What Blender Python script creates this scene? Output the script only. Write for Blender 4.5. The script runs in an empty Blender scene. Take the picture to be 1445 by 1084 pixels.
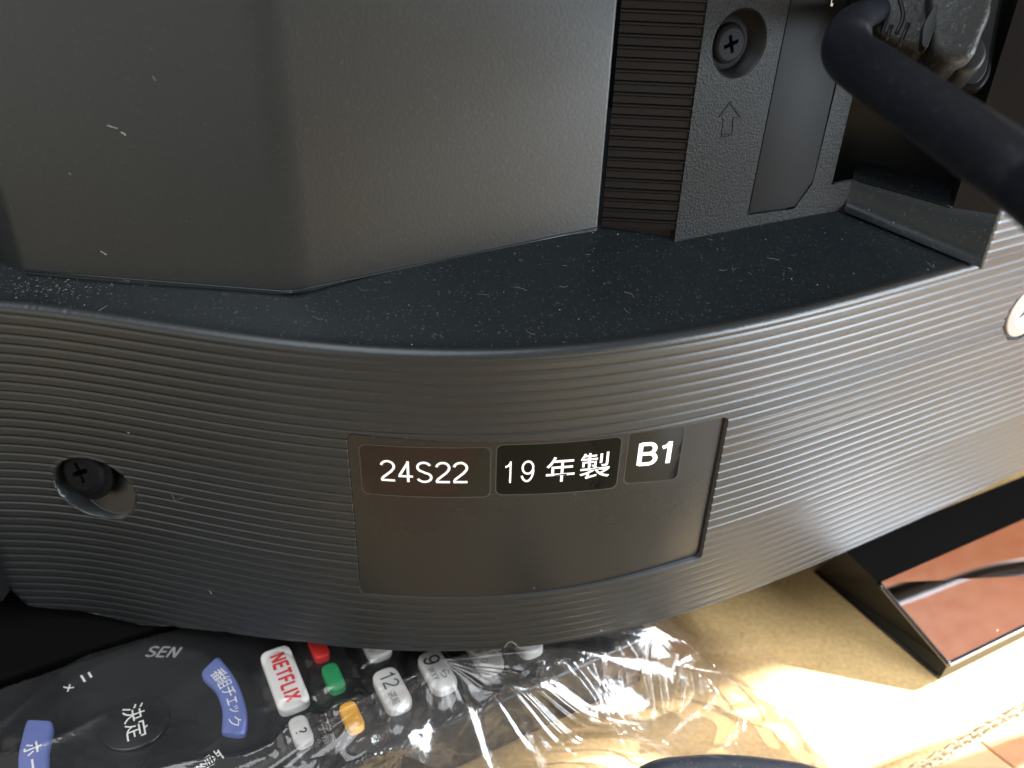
import bpy, bmesh, math, random
import numpy as np
from mathutils import Vector, Matrix, noise
random.seed(7); np.random.seed(7)
sc = bpy.context.scene
COL = sc.collection

# ------------------------------------------------------------------ camera
F, W, H = 1168.0, 1445.0, 1084.0
PITCH, ROLL, CAM_H = math.radians(31), math.radians(2), 190.0     # all lengths below in mm
_r = np.array([1, 0, 0.]); _u = np.array([0, math.sin(PITCH), math.cos(PITCH)]); FW = np.array([0, math.cos(PITCH), -math.sin(PITCH)])
RT = _r*math.cos(ROLL) + _u*math.sin(ROLL); UP = -_r*math.sin(ROLL) + _u*math.cos(ROLL)
cam = bpy.data.cameras.new('camera'); cob = bpy.data.objects.new('camera', cam); COL.objects.link(cob)
M = Matrix([[RT[i], UP[i], -FW[i], 0] for i in range(3)] + [[0, 0, 0, 1]])
M.translation = Vector((0, 0, CAM_H*.001)); cob.matrix_world = M
cam.sensor_width = 36; cam.lens = 36*F/W; cam.clip_start = .005; cam.clip_end = 50
cam.dof.use_dof = True; cam.dof.focus_distance = .178; cam.dof.aperture_fstop = 14
sc.camera = cob
# ------------------------------------------------------------------ world and lamps
world = bpy.data.worlds.new('World'); sc.world = world; world.use_nodes = True
bg = world.node_tree.nodes['Background']; bg.inputs[0].default_value = (.70, .66, .60, 1); bg.inputs[1].default_value = .15
def lamp(name, kind, energy, loc, to, color, size=None, size_y=None, angle=None):
    l = bpy.data.lights.new(name, kind); l.energy = energy; l.color = color
    if size: l.shape = 'RECTANGLE'; l.size = size; l.size_y = size_y
    if angle: l.angle = angle
    o = bpy.data.objects.new(name, l); COL.objects.link(o); o.location = loc
    o.rotation_euler = (Vector(to)-Vector(loc)).to_track_quat('-Z', 'Y').to_euler(); return o
SUN_AZ, SUN_EL = math.radians(22.5), math.radians(30)
SUN_DIR = Vector((-math.cos(SUN_AZ)*math.cos(SUN_EL), -math.sin(SUN_AZ)*math.cos(SUN_EL), -math.sin(SUN_EL)))
lamp('window_light', 'AREA', 4.0, (.68, .0, .16), (.08, .19, .06), (.84, .92, 1.0), .55, .32)
lamp('room_light', 'AREA', 3.0, (-.3, -.25, 1.1), (0, .2, 0), (.93, .96, 1.0), .9, .9)
lamp('left_fill_light', 'AREA', .42, (-.55, -.30, .10), (-.03, .18, .08), (1.0, .93, .84), .8, .5)  # added fill from low left, brightens the left facets and band
lamp('sunlight', 'SUN', 9.5, (.8, .4, .6), Vector((.8, .4, .6))+SUN_DIR, (1.0, .975, .94), angle=math.radians(.8))
sc.view_settings.view_transform = 'Standard'; sc.view_settings.look = 'None'
sc.view_settings.exposure = 2.0; sc.view_settings.gamma = 1
sc.cycles.max_bounces = 10; sc.cycles.transparent_max_bounces = 16
sc.cycles.sample_clamp_indirect = 6

# ------------------------------------------------------------------ geometry helpers (mm, camera at the origin)
def ray(x, y): return (x-W/2)/F*RT - (y-H/2)/F*UP + FW
def at_depth(x, y, d): return ray(x, y)*d
def onz(x, y, z): d = ray(x, y); return d*(z/d[2])
def onplane(x, y, p0, n): d = ray(x, y); return d*(np.dot(p0, n)/np.dot(d, n))
def obj(name, verts, faces, mat, parent=None, smooth=True, center=None, mats=None, fmat=None, label=None):
    v = np.asarray(verts, float)
    c = v.mean(0) if center is None else np.asarray(center, float)
    me = bpy.data.meshes.new(name)
    me.from_pydata(((v-c)*.001).tolist(), [], faces)
    if smooth: me.polygons.foreach_set('use_smooth', [True]*len(me.polygons))
    for m in (mats or [mat]): me.materials.append(m)
    if fmat is not None: me.polygons.foreach_set('material_index', fmat)
    me.update()
    o = bpy.data.objects.new(name, me); COL.objects.link(o)
    w = np.array([c[0], c[1], c[2]+CAM_H])*.001
    if parent is not None:
        o.parent = parent; o['_w'] = w.tolist()
        pw = np.array(parent['_w']); o.location = w-pw
    else: o.location = w; o['_w'] = w.tolist()
    if label: o['label'] = label
    return o
def sharp(o, deg=35):
    o.data.set_sharp_from_angle(angle=math.radians(deg)); return o
def tag(o, label=None, cat=None, group=None, kind=None):
    for k, val in (('label', label), ('category', cat), ('group', group), ('kind', kind)):
        if val: o[k] = val
    return o
def empty(name, p, label, cat):
    o = bpy.data.objects.new(name, None); COL.objects.link(o); o.empty_display_size = .01
    w = [p[0]*.001, p[1]*.001, (p[2]+CAM_H)*.001]; o.location = w; o['_w'] = w
    return tag(o, label, cat)
def grid_faces(nr, nc, mask=None):
    i, j = np.meshgrid(np.arange(nr-1), np.arange(nc-1), indexing='ij')
    if mask is not None: i, j = i[mask], j[mask]
    else: i, j = i.ravel(), j.ravel()
    a = i*nc+j
    return np.stack([a, a+1, a+nc+1, a+nc], 1).tolist()
def smoothstep(a, b, x): t = np.clip((x-a)/(b-a), 0, 1); return t*t*(3-2*t)
def frame3(n, up=(0, 0, 1)):
    n = np.asarray(n, float); n = n/np.linalg.norm(n); ex = np.cross(up, n); ex = ex/np.linalg.norm(ex); return ex, np.cross(n, ex), n
def rounded(pts, r, k=5):
    """2-D polygon with rounded corners"""
    out = []; n = len(pts); rr = r if hasattr(r, '__len__') else [r]*n
    for i in range(n):
        p = np.array(pts[i], float); a = np.array(pts[i-1], float)-p; b = np.array(pts[(i+1) % n], float)-p
        la, lb = np.linalg.norm(a), np.linalg.norm(b); q = min(rr[i], la*.45, lb*.45)
        if q < 1e-4: out.append(p); continue
        a, b = p+a/la*q, p+b/lb*q
        for t in np.linspace(0, 1, k+1): out.append((1-t)**2*a+2*t*(1-t)*p+t*t*b)
    return np.array(out)
def fill(outer, holes, to3d, name, mat, parent, flip=False, **kw):
    bm = bmesh.new(); edges = []
    for loop in [outer]+list(holes):
        vs = [bm.verts.new(to3d(p)) for p in loop]
        edges += [bm.edges.new((vs[i], vs[(i+1) % len(vs)])) for i in range(len(vs))]
    bmesh.ops.triangle_fill(bm, edges=edges, use_beauty=True)
    bm.verts.index_update(); v = [tuple(q.co) for q in bm.verts]; f = [[q.index for q in fc.verts] for fc in bm.faces]; bm.free()
    return obj(name, v, f, mat, parent, smooth=False, **kw)
def prism(outline, to3d, h, bev, name, mat, parent=None, h0=0, **kw):
    """solid from a 2-D outline in a plane frame; top edge bevelled"""
    o = np.asarray(outline, float); n = len(o); c = o.mean(0)
    area = .5*np.sum(o[:, 0]*np.roll(o[:, 1], -1)-np.roll(o[:, 0], -1)*o[:, 1])
    if area < 0: o = o[::-1]
    t = np.roll(o, -1, 0)-np.roll(o, 1, 0); nn = np.stack([t[:, 1], -t[:, 0]], 1); nn /= np.linalg.norm(nn, axis=1)[:, None]+1e-9
    rows = [(0, h0)] + ([(bev*(1-math.cos(a)), h-bev*(1-math.sin(a))) for a in (0, .5, 1.05, math.pi/2)] if bev > 0 else [(0, h)])
    v, f = [], []
    for ins, z in rows:
        for p, q in zip(o, nn): v.append(to3d(p-q*ins, z))
    R = len(rows)
    for r in range(R-1):
        for i in range(n): j = (i+1) % n; f.append([r*n+i, r*n+j, (r+1)*n+j, (r+1)*n+i])
    f.append([(R-1)*n+i for i in range(n)]); f.append([i for i in range(n)][::-1])
    ob = obj(name, v, f, mat, parent, **kw); return sharp(ob, 40)
def tube(pts, rad, name, mat, parent=None, seg=20, up=(0, 0, 1), cap=True, **kw):
    pts = np.asarray(pts, float); n = len(pts); rad = np.full(n, rad) if np.isscalar(rad) else np.asarray(rad)
    T = np.gradient(pts, axis=0); T /= np.linalg.norm(T, axis=1)[:, None]
    v, f = [], []; e = np.cross(T[0], up); e /= np.linalg.norm(e)
    for i in range(n):
        e = e-T[i]*np.dot(e, T[i]); e /= np.linalg.norm(e); g = np.cross(T[i], e)
        for k in range(seg):
            a = 2*math.pi*k/seg; v.append(pts[i]+rad[i]*(math.cos(a)*e+math.sin(a)*g))
    for i in range(n-1):
        for k in range(seg): l = (k+1) % seg; f.append([i*seg+k, i*seg+l, (i+1)*seg+l, (i+1)*seg+k])
    if cap: f.append(list(range(seg))[::-1]); f.append([(n-1)*seg+k for k in range(seg)])
    return obj(name, v, f, mat, parent, **kw)
def catmull(P, m=10):
    P = np.asarray(P, float); P = np.vstack([2*P[0]-P[1], P, 2*P[-1]-P[-2]]); out = []
    for i in range(1, len(P)-2):
        for t in np.linspace(0, 1, m, endpoint=False):
            a, b, c, d = P[i-1:i+3]; out.append(.5*((2*b)+(-a+c)*t+(2*a-5*b+4*c-d)*t*t+(-a+3*b-3*c+d)*t**3))
    out.append(P[-2]); return np.array(out)
def _arc(cx, cy, rx, ry, a0, a1, n=14): return [(cx+rx*math.cos(math.radians(a)), cy+ry*math.sin(math.radians(a))) for a in np.linspace(a0, a1, n)]
GLYPH = {   # strokes in a cell 0..w by 0..1 (centre lines), drawn as thick ribbons
 '1': (.52, [[(.05, .74), (.20, .80), (.31, .93)], [(.31, 1.0), (.31, 0)]]),
 '2': (.60, [_arc(.30, .72, .25, .24, 170, -28, 16)+[(.42, .47), (.10, .17), (.05, .045)], [(.03, .045), (.575, .045)]]),
 '3': (.60, [_arc(.29, .735, .23, .22, 160, -80), _arc(.29, .27, .25, .23, 90, -160)]),
 '4': (.62, [[(.41, 0), (.41, 1.0)], [(.41, .93), (.07, .30)], [(.03, .275), (.60, .275)]]),
 '6': (.60, [_arc(.30, .30, .24, .26, 0, 360, 28), _arc(.34, .45, .28, .50, 175, 60)]),
 '9': (.60, [_arc(.30, .67, .24, .28, 0, 360, 28), _arc(.27, .55, .275, .51, 5, -150)]),
 'S': (.68, [_arc(.33, .74, .25, .215, 20, 255, 18)+_arc(.34, .255, .27, .215, 80, -160, 18)]),
 'B': (.68, [[(.08, 0), (.08, 1)], [(.08, .955), (.36, .955)]+_arc(.38, .735, .20, .22, 90, -90)+[(.08, .515)], [(.38, .515)]+_arc(.40, .28, .23, .235, 90, -90)+[(.08, .045)]]),
 'N': (.72, [[(.08, 0), (.08, 1)], [(.10, .97), (.60, .03)], [(.62, 0), (.62, 1)]]), 'E': (.62, [[(.08, 0), (.08, 1)], [(.08, .955), (.58, .955)], [(.08, .52), (.54, .52)], [(.08, .045), (.60, .045)]]),
 'T': (.60, [[(.30, 0), (.30, 1)], [(.01, .955), (.59, .955)]]), 'F': (.58, [[(.08, 0), (.08, 1)], [(.08, .955), (.57, .955)], [(.08, .50), (.52, .50)]]),
 'L': (.54, [[(.08, 0), (.08, 1)], [(.08, .045), (.53, .045)]]), 'I': (.22, [[(.11, 0), (.11, 1)]]), 'X': (.62, [[(.04, 0), (.58, 1)], [(.04, 1), (.58, 0)]]),
 'W': (.92, [[(.04, 1), (.25, 0)], [(.25, 0), (.46, .98)], [(.46, .98), (.67, 0)], [(.67, 0), (.88, 1)]]), 'Y': (.62, [[(.04, 1), (.31, .44)], [(.58, 1), (.31, .44)], [(.31, .46), (.31, 0)]]),
 'M': (.82, [[(.08, 0), (.08, 1)], [(.10, .97), (.41, .1)], [(.41, .1), (.72, .97)], [(.74, 0), (.74, 1)]]), 'O': (.78, [_arc(.39, .5, .31, .455, 0, 360, 30)]),
 'D': (.72, [[(.08, 0), (.08, 1)], [(.08, .955), (.32, .955)]+_arc(.32, .5, .31, .455, 90, -90)+[(.08, .045)]]), '?': (.5, [_arc(.25, .76, .20, .20, 170, -40)+[(.26, .46), (.25, .28)], [(.25, .10), (.25, -.01)]]),
}
def text_mesh(s, size=1, bold=0.0, shear=0.0):
    if all(c in GLYPH for c in s):
        V, Fc, x, t, lay = [], [], 0, (.052+bold), 0
        for ch in s:
            w, strokes = GLYPH[ch]
            for st in strokes:
                st = np.array(st, float); n = len(st); tg = np.gradient(st, axis=0) if n > 2 else np.array([st[1]-st[0]]*2); tg /= np.linalg.norm(tg, axis=1)[:, None]+1e-9
                nm = np.stack([-tg[:, 1], tg[:, 0]], 1); o = len(V)
                for p, q in zip(st, nm):
                    for sg in (1, -1): a = p+q*t*sg; V.append((x+a[0]+shear*a[1], a[1], lay*.003))
                Fc += [[o+2*k, o+2*k+1, o+2*k+3, o+2*k+2] for k in range(n-1)]; lay += 1
            x += w+.085+bold
        return np.array(V), Fc
    cu = bpy.data.curves.new('t', 'FONT'); cu.body = s; cu.size = size; cu.offset = bold; cu.shear = shear; cu.resolution_u = 4
    to = bpy.data.objects.new('t', cu); COL.objects.link(to)
    dg = bpy.context.evaluated_depsgraph_get(); me = bpy.data.meshes.new_from_object(to.evaluated_get(dg))
    v = np.array([q.co[:] for q in me.vertices]).reshape(-1, 3); f = [list(p.vertices) for p in me.polygons]; v[:, 2] = 0
    bpy.data.objects.remove(to); bpy.data.curves.remove(cu); bpy.data.meshes.remove(me)
    return v, f
def fit_text(s, name, mat, parent, mapf, box, bold=0.0, shear=0.0, tight=True):
    """text filling box=(x0,y0,x1,y1) of a 2-D frame, mapped to 3-D with mapf"""
    v, f = text_mesh(s, 1, bold, shear)
    z = v[:, 2]; v = v[:, :2]; lo, hi = v.min(0), v.max(0); x0, y0, x1, y1 = box
    u = (v-lo)/(hi-lo); P = [np.asarray(mapf(x0+(x1-x0)*a, y0+(y1-y0)*b))-FW*c for (a, b), c in zip(u, z)]
    return obj(name, P, f, mat, parent, smooth=False)

# ------------------------------------------------------------------ materials
def nodes(name):
    m = bpy.data.materials.new(name); m.use_nodes = True; nt = m.node_tree
    return m, nt, nt.nodes['Principled BSDF']
def N(nt, t, **kw):
    n = nt.nodes.new(t)
    for k, v in kw.items():
        if k in n.inputs: n.inputs[k].default_value = v
        else: setattr(n, k, v)
    return n
def objcoord(nt): return N(nt, 'ShaderNodeTexCoord').outputs['Object']
def ramp(nt, src, stops):
    r = N(nt, 'ShaderNodeValToRGB'); nt.links.new(src, r.inputs[0]); cr = r.color_ramp
    while len(cr.elements) < len(stops): cr.elements.new(.5)
    for e, (p, c) in zip(cr.elements, stops): e.position = p; e.color = (c[0], c[1], c[2], 1) if hasattr(c, '__len__') else (c, c, c, 1)
    return r.outputs[0]
def plastic(name, col, rough=.42, grain=900, bump=.25, dist=.00012, spec=.5, dust=0.0, dust_scale=260, dust_col=(.45, .45, .44), coat=0):
    m, nt, b = nodes(name); L = nt.links.new; co = objcoord(nt)
    b.inputs['Roughness'].default_value = rough; b.inputs['Specular IOR Level'].default_value = spec
    if max(col) < .03: b.inputs['Specular Tint'].default_value = (.86, .95, 1.0, 1)
    if coat: b.inputs['Coat Weight'].default_value = coat; b.inputs['Coat Roughness'].default_value = .03
    big = N(nt, 'ShaderNodeTexNoise', Scale=28.0, Detail=4.0); L(co, big.inputs['Vector'])
    mx = N(nt, 'ShaderNodeMix', data_type='RGBA'); mx.inputs[6].default_value = (*[c*.82 for c in col], 1); mx.inputs[7].default_value = (*[c*1.2 for c in col], 1)
    L(big.outputs['Fac'], mx.inputs[0]); out = mx.outputs[2]
    rr = N(nt, 'ShaderNodeMapRange'); rr.inputs[3].default_value = rough-.05; rr.inputs[4].default_value = rough+.07; L(big.outputs['Fac'], rr.inputs[0]); rough_out = rr.outputs[0]
    if dust > 0:
        vo = N(nt, 'ShaderNodeTexVoronoi', Scale=float(dust_scale), Randomness=1.0); L(co, vo.inputs['Vector'])
        sp = ramp(nt, vo.outputs['Distance'], [(.02, 1), (.02+.022*dust_scale/140, 0)])
        sel = N(nt, 'ShaderNodeSeparateColor'); L(vo.outputs['Color'], sel.inputs[0])
        th = N(nt, 'ShaderNodeMath', operation='GREATER_THAN'); L(sel.outputs[0], th.inputs[0]); th.inputs[1].default_value = 1-min(dust*1.6, .6)
        n2 = N(nt, 'ShaderNodeTexNoise', Scale=45.0, Detail=3.0); L(co, n2.inputs['Vector']); cl = ramp(nt, n2.outputs['Fac'], [(.42, .15), (.62, 1)])
        a = N(nt, 'ShaderNodeMath', operation='MULTIPLY'); L(sp, a.inputs[0]); L(th.outputs[0], a.inputs[1])
        a2 = N(nt, 'ShaderNodeMath', operation='MULTIPLY'); L(a.outputs[0], a2.inputs[0]); L(cl, a2.inputs[1])
        fine = N(nt, 'ShaderNodeTexNoise', Scale=1500.0, Detail=2.0); L(co, fine.inputs['Vector']); ff = ramp(nt, fine.outputs['Fac'], [(.62, 0), (.78, dust*.7)])
        a3 = N(nt, 'ShaderNodeMath', operation='ADD', use_clamp=True); L(a2.outputs[0], a3.inputs[0]); L(ff, a3.inputs[1])
        mx2 = N(nt, 'ShaderNodeMix', data_type='RGBA'); L(a3.outputs[0], mx2.inputs[0]); L(out, mx2.inputs[6]); mx2.inputs[7].default_value = (*dust_col, 1); out = mx2.outputs[2]
        ad = N(nt, 'ShaderNodeMath', operation='MULTIPLY_ADD'); L(a3.outputs[0], ad.inputs[0]); ad.inputs[1].default_value = .4; L(rough_out, ad.inputs[2]); rough_out = ad.outputs[0]
    L(out, b.inputs['Base Color']); L(rough_out, b.inputs['Roughness'])
    if bump > 0:
        g = N(nt, 'ShaderNodeTexNoise', Scale=float(grain), Detail=2.0); L(co, g.inputs['Vector'])
        bp = N(nt, 'ShaderNodeBump', Strength=bump, Distance=dist); L(g.outputs['Fac'], bp.inputs['Height']); L(bp.outputs[0], b.inputs['Normal'])
    return m
M_band = plastic('ribbed black plastic', (.0105, .0118, .0126), .36, 1400, .22, .00008, spec=.52, dust=.05, dust_scale=120)
M_ledge = plastic('dusty black plastic', (.0075, .0100, .0118), .27, 1500, .2, .00008, dust=.14, dust_scale=520)
M_house = plastic('satin grey black plastic', (.0125, .0145, .0155), .39, 1500, .3, .0001, spec=.40, dust=.04, dust_scale=110)
M_rib = plastic('brown black rib plastic', (.0045, .0035, .004), .40, 1500, .15, .00008, spec=.24)
M_grain = plastic('leather grained plastic', (.0055, .006, .0058), .46, 2000, .7, .00028, spec=.11)
M_plate = plastic('smooth black plate', (.009, .0088, .0088), .27, 1800, .12, .00005, dust=.04, dust_scale=140)
M_flap = plastic('satin flap plastic', (.0045, .0048, .005), .46, 1500, .12, .00005, spec=.07)
M_dark = plastic('dark recess plastic', (.004, .004, .004), .5, 900, .1, spec=.3)
M_screw = plastic('blackened steel', (.005, .005, .006), .55, 700, .35, .00012, spec=.06)
M_label = plastic('glossy label tape', (.005, .0045, .004), .07, 300, .10, .0002)
M_label_darkrefl = plastic('label tape with dark reflection', (.0015, .0015, .0018), .03, 300, .25, .0004, spec=.22)  # black deepened and specular lowered to stand for mirroring darker surroundings
M_edge = plastic('clear label edge', (.035, .034, .032), .3, 900, 0, spec=.3)
M_white = plastic('white print', (.82, .82, .80), .5, 900, 0)
M_badge = plastic('pale badge', (.32, .31, .29), .35, 900, .1)
M_foot = plastic('piano black', (.006, .006, .007), .07, 900, .0, spec=.7, coat=1)
M_mirror = plastic('dark mirror trim', (.60, .60, .62), .035, 900, 0, dust=.05, dust_scale=260); M_mirror.node_tree.nodes['Principled BSDF'].inputs['Metallic'].default_value = 1
M_footside = plastic('satin black foot', (.007, .0065, .006), .42, 1200, .2, spec=.3)
M_remote = plastic('black remote plastic', (.008, .008, .009), .24, 900, .1, .00004, dust=.05, dust_scale=150)
M_key = plastic('grey white key rubber', (.62, .62, .60), .45, 900, .1)
M_blue = plastic('blue key rubber', (.135, .175, .43), .5, 900, .15)
M_red = plastic('red key rubber', (.75, .03, .025), .4, 900, .1)
M_green = plastic('green key rubber', (.015, .26, .09), .4, 900, .1)
M_yellow = plastic('yellow key rubber', (.85, .42, .03), .4, 900, .1)
M_ink = plastic('dark print', (.03, .03, .035), .5, 900, 0)
M_redink = plastic('red print', (.55, .02, .03), .5, 900, 0)
M_greyink = plastic('grey print', (.30, .30, .30), .5, 900, 0)
M_plug = plastic('dusty plug plastic', (.009, .009, .0085), .46, 800, .6, .0003, spec=.3, dust=.25, dust_scale=300)
M_cable = plastic('navy black cable sheath', (.004, .005, .0085), .40, 500, .12, .0001, dust=.07, dust_scale=260, spec=.22)
M_black = plastic('dull black', (.004, .004, .004), .55, 900, .1, spec=.0)
M_wall = plastic('cream wall paint', (.55, .52, .46), .7, 200, .2)
M_lint = plastic('pale lint', (.17, .17, .165), .8, 900, 0)
def mat_card(name, col, flute=0.0):
    m, nt, b = nodes(name); L = nt.links.new; co = objcoord(nt)
    a = N(nt, 'ShaderNodeTexNoise', Scale=30.0, Detail=6.0, Roughness=.6); L(co, a.inputs['Vector'])
    c = ramp(nt, a.outputs['Fac'], [(.3, [x*.78 for x in col]), (.55, col), (.75, [min(1, x*1.15) for x in col])])
    fb = N(nt, 'ShaderNodeTexNoise', Scale=700.0, Detail=4.0); L(co, fb.inputs['Vector']); fr = ramp(nt, fb.outputs['Fac'], [(.3, .80), (.7, 1.08)])
    mx = N(nt, 'ShaderNodeMix', data_type='RGBA', blend_type='MULTIPLY'); mx.inputs[0].default_value = 1; L(c, mx.inputs[6]); L(fr, mx.inputs[7])
    sp = N(nt, 'ShaderNodeTexVoronoi', Scale=110.0); L(co, sp.inputs['Vector']); sr = ramp(nt, sp.outputs['Distance'], [(.03, 1), (.07, 0)])
    mx2 = N(nt, 'ShaderNodeMix', data_type='RGBA'); s2 = N(nt, 'ShaderNodeMath', operation='MULTIPLY'); L(sr, s2.inputs[0]); s2.inputs[1].default_value = .35
    L(s2.outputs[0], mx2.inputs[0]); L(mx.outputs[2], mx2.inputs[6]); mx2.inputs[7].default_value = (.12, .08, .04, 1)
    L(mx2.outputs[2], b.inputs['Base Color']); b.inputs['Roughness'].default_value = .75
    bp = N(nt, 'ShaderNodeBump', Strength=.5, Distance=.0004); L(a.outputs['Fac'], bp.inputs['Height'])
    bp2 = N(nt, 'ShaderNodeBump', Strength=.3, Distance=.00008); L(fb.outputs['Fac'], bp2.inputs['Height']); L(bp.outputs[0], bp2.inputs['Normal']); L(bp2.outputs[0], b.inputs['Normal'])
    return m
M_card = mat_card('kraft cardboard', (.68, .465, .205)); M_cardin = mat_card('cut cardboard', (.55, .42, .26))
def mat_wood(name, c1, c2):
    m, nt, b = nodes(name); L = nt.links.new; co = objcoord(nt)
    mp = N(nt, 'ShaderNodeMapping'); mp.inputs['Scale'].default_value = (8, 120, 60); L(co, mp.inputs[0])
    a = N(nt, 'ShaderNodeTexNoise', Scale=1.0, Detail=6.0, Distortion=.6); L(mp.outputs[0], a.inputs['Vector'])
    c = ramp(nt, a.outputs['Fac'], [(.35, c1), (.62, c2)]); L(c, b.inputs['Base Color']); b.inputs['Roughness'].default_value = .38; return m
M_wood = mat_wood('orange floor wood', (.50, .24, .12), (.66, .36, .20)); M_wood3 = mat_wood('orange board wood', (.78, .28, .13), (.90, .40, .22)); M_wood2 = mat_wood('pale floor wood', (.50, .36, .19), (.62, .47, .28))
def mat_film():
    m = bpy.data.materials.new('clear plastic film'); m.use_nodes = True; nt = m.node_tree; nt.nodes.clear(); L = nt.links.new
    out = N(nt, 'ShaderNodeOutputMaterial'); tr = N(nt, 'ShaderNodeBsdfTransparent'); tr.inputs[0].default_value = (.97, .97, .97, 1)
    gl = N(nt, 'ShaderNodeBsdfGlossy', Roughness=.12); gl.inputs[0].default_value = (.95, .95, .95, 1)
    tl = N(nt, 'ShaderNodeBsdfTranslucent'); tl.inputs[0].default_value = (.8, .8, .8, 1); di = N(nt, 'ShaderNodeBsdfDiffuse'); di.inputs[0].default_value = (.8, .8, .8, 1)
    co = objcoord(nt); nz = N(nt, 'ShaderNodeTexNoise', Scale=150.0, Detail=3.0, Distortion=.8); L(co, nz.inputs['Vector'])
    bp = N(nt, 'ShaderNodeBump', Strength=.35, Distance=.0008); L(nz.outputs['Fac'], bp.inputs['Height']); L(bp.outputs[0], gl.inputs['Normal'])
    lw = N(nt, 'ShaderNodeLayerWeight', Blend=.22)
    mr = N(nt, 'ShaderNodeMapRange'); mr.inputs[3].default_value = .05; mr.inputs[4].default_value = .7; L(lw.outputs['Fresnel'], mr.inputs[0])
    md = N(nt, 'ShaderNodeMixShader'); md.inputs[0].default_value = .5; L(tl.outputs[0], md.inputs[1]); L(di.outputs[0], md.inputs[2])
    m1 = N(nt, 'ShaderNodeMixShader'); m1.inputs[0].default_value = .022; L(tr.outputs[0], m1.inputs[1]); L(md.outputs[0], m1.inputs[2])
    m2 = N(nt, 'ShaderNodeMixShader'); L(mr.outputs[0], m2.inputs[0]); L(m1.outputs[0], m2.inputs[1]); L(gl.outputs[0], m2.inputs[2]); L(m2.outputs[0], out.inputs[0]); return m
M_film = mat_film()

# ------------------------------------------------------------------ ground: floor boards under a cardboard sheet
ZT = -190.0; ZF = ZT-9.2
fl = obj('floor', [(-900, -500, ZF-14), (1100, -500, ZF-14), (1100, 1300, ZF-14), (-900, 1300, ZF-14)], [[0, 1, 2, 3]], M_dark, None); tag(fl, kind='structure')
seam = onz(1396, 1056, ZF)[:2]; seam2 = onz(1432, 1084, ZF)[:2]; sd = seam2-seam; sd /= np.linalg.norm(sd); sn = np.array([-sd[1], sd[0]])
if sn[0] < 0: sn = -sn
WB = 90.0
for k in range(-5, 6):
    a0 = seam+sn*(k*WB+.35); a1 = seam+sn*((k+1)*WB-.35); q = 900
    pts = [a0-sd*q, a1-sd*q, a1+sd*q, a0+sd*q]
    c = np.mean(pts, 0); ex = np.append(sd, 0); ey = np.append(sn, 0)
    mt = M_wood if k in (0, 2, -3, 4) else M_wood2
    o = prism(rounded([((p-c)@sd, (p-c)@sn) for p in pts], .5, 1), lambda p, z: np.array([c[0], c[1], ZF-14])+ex*p[0]+ey*p[1]+np.array([0, 0, z]), 14, .4, 'board', mt, fl)

# unseen wall added to block the sun; its low opening shapes the patch
wd = np.array([math.cos(SUN_AZ), math.sin(SUN_AZ), 0]); wp_ = np.array([-wd[1], wd[0], 0])      # towards the sun, and across
LA, LB = np.array([27, 139, 0.]), np.array([93, 165, 0.])
WC = LA+wd*760; WC[2] = ZF
def wbox(name, a0, a1, z0, z1, par):
    v = [WC+wd*t+wp_*a+np.array([0, 0, z]) for t in (0, 60) for a in (a0, a1) for z in (z0, z1)]
    return obj(name, v, [[0, 1, 3, 2], [4, 6, 7, 5], [0, 4, 5, 1], [2, 3, 7, 6], [0, 2, 6, 4], [1, 5, 7, 3]], M_wall, par, smooth=False)
sun_block = wbox('wall', 0, 700, 0, 1100, None); tag(sun_block, kind='structure')
HT = 55+760*math.tan(SUN_EL)
wbox('sun_block_top', -620, -.5, HT, 1100, sun_block); wbox('sun_block_end', -900, -620.5, 0, 1100, sun_block)

# cardboard sheet: double wall, cut edge towards the lower right
e0 = onz(1272, 1084, ZT); e1 = onz(1445, 987, ZT); ed = (e1-e0)[:2]; ed /= np.linalg.norm(ed); en = np.array([ed[1], -ed[0]])   # en points out of the sheet
card = empty('cardboard_sheet', (e0[0], e0[1], ZF), 'brown double-walled corrugated cardboard sheet lying flat under the television', 'cardboard')
E0 = e0[:2]
def cpt(a, b, z): p = E0+ed*a+en*b; return np.array([p[0], p[1], z])
na, nb = 90, 60
A = np.concatenate([np.linspace(-700, -260, 12), np.linspace(-250, 120, 240), np.linspace(130, 600, 12)]); B = np.concatenate([np.linspace(-700, -220, 10), np.linspace(-210, 0, 110)])
vv = []
for b in B:
    for a in A:
        rag = (noise.noise(Vector((a*.35, 0, 3)))*.7+noise.noise(Vector((a*1.6, 0, 9)))*.45) if b == 0 else 0
        zz = noise.noise(Vector((a*.03, b*.03, 0)))*.5+noise.noise(Vector((a*.15, b*.12, 4)))*.12
        dent = -0.5*max(0, noise.noise(Vector((a*.5, 2, 0)))) if b > -3 else 0
        vv.append(cpt(a, b+rag, ZT-.35+zz*.35+dent))
vv += [cpt(a, (noise.noise(Vector((a*.35, 0, 3)))*.7+noise.noise(Vector((a*1.6, 0, 9)))*.45), ZT-1.15) for a in A]
obj('top_liner', vv, grid_faces(len(B)+1, len(A)), M_card, card)
obj('bottom_liner', [cpt(-700, -700, ZF+.15), cpt(600, -700, ZF+.15), cpt(600, .6, ZF+.15), cpt(-700, .6, ZF+.15)], [[0, 1, 2, 3]], M_cardin, card)
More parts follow.
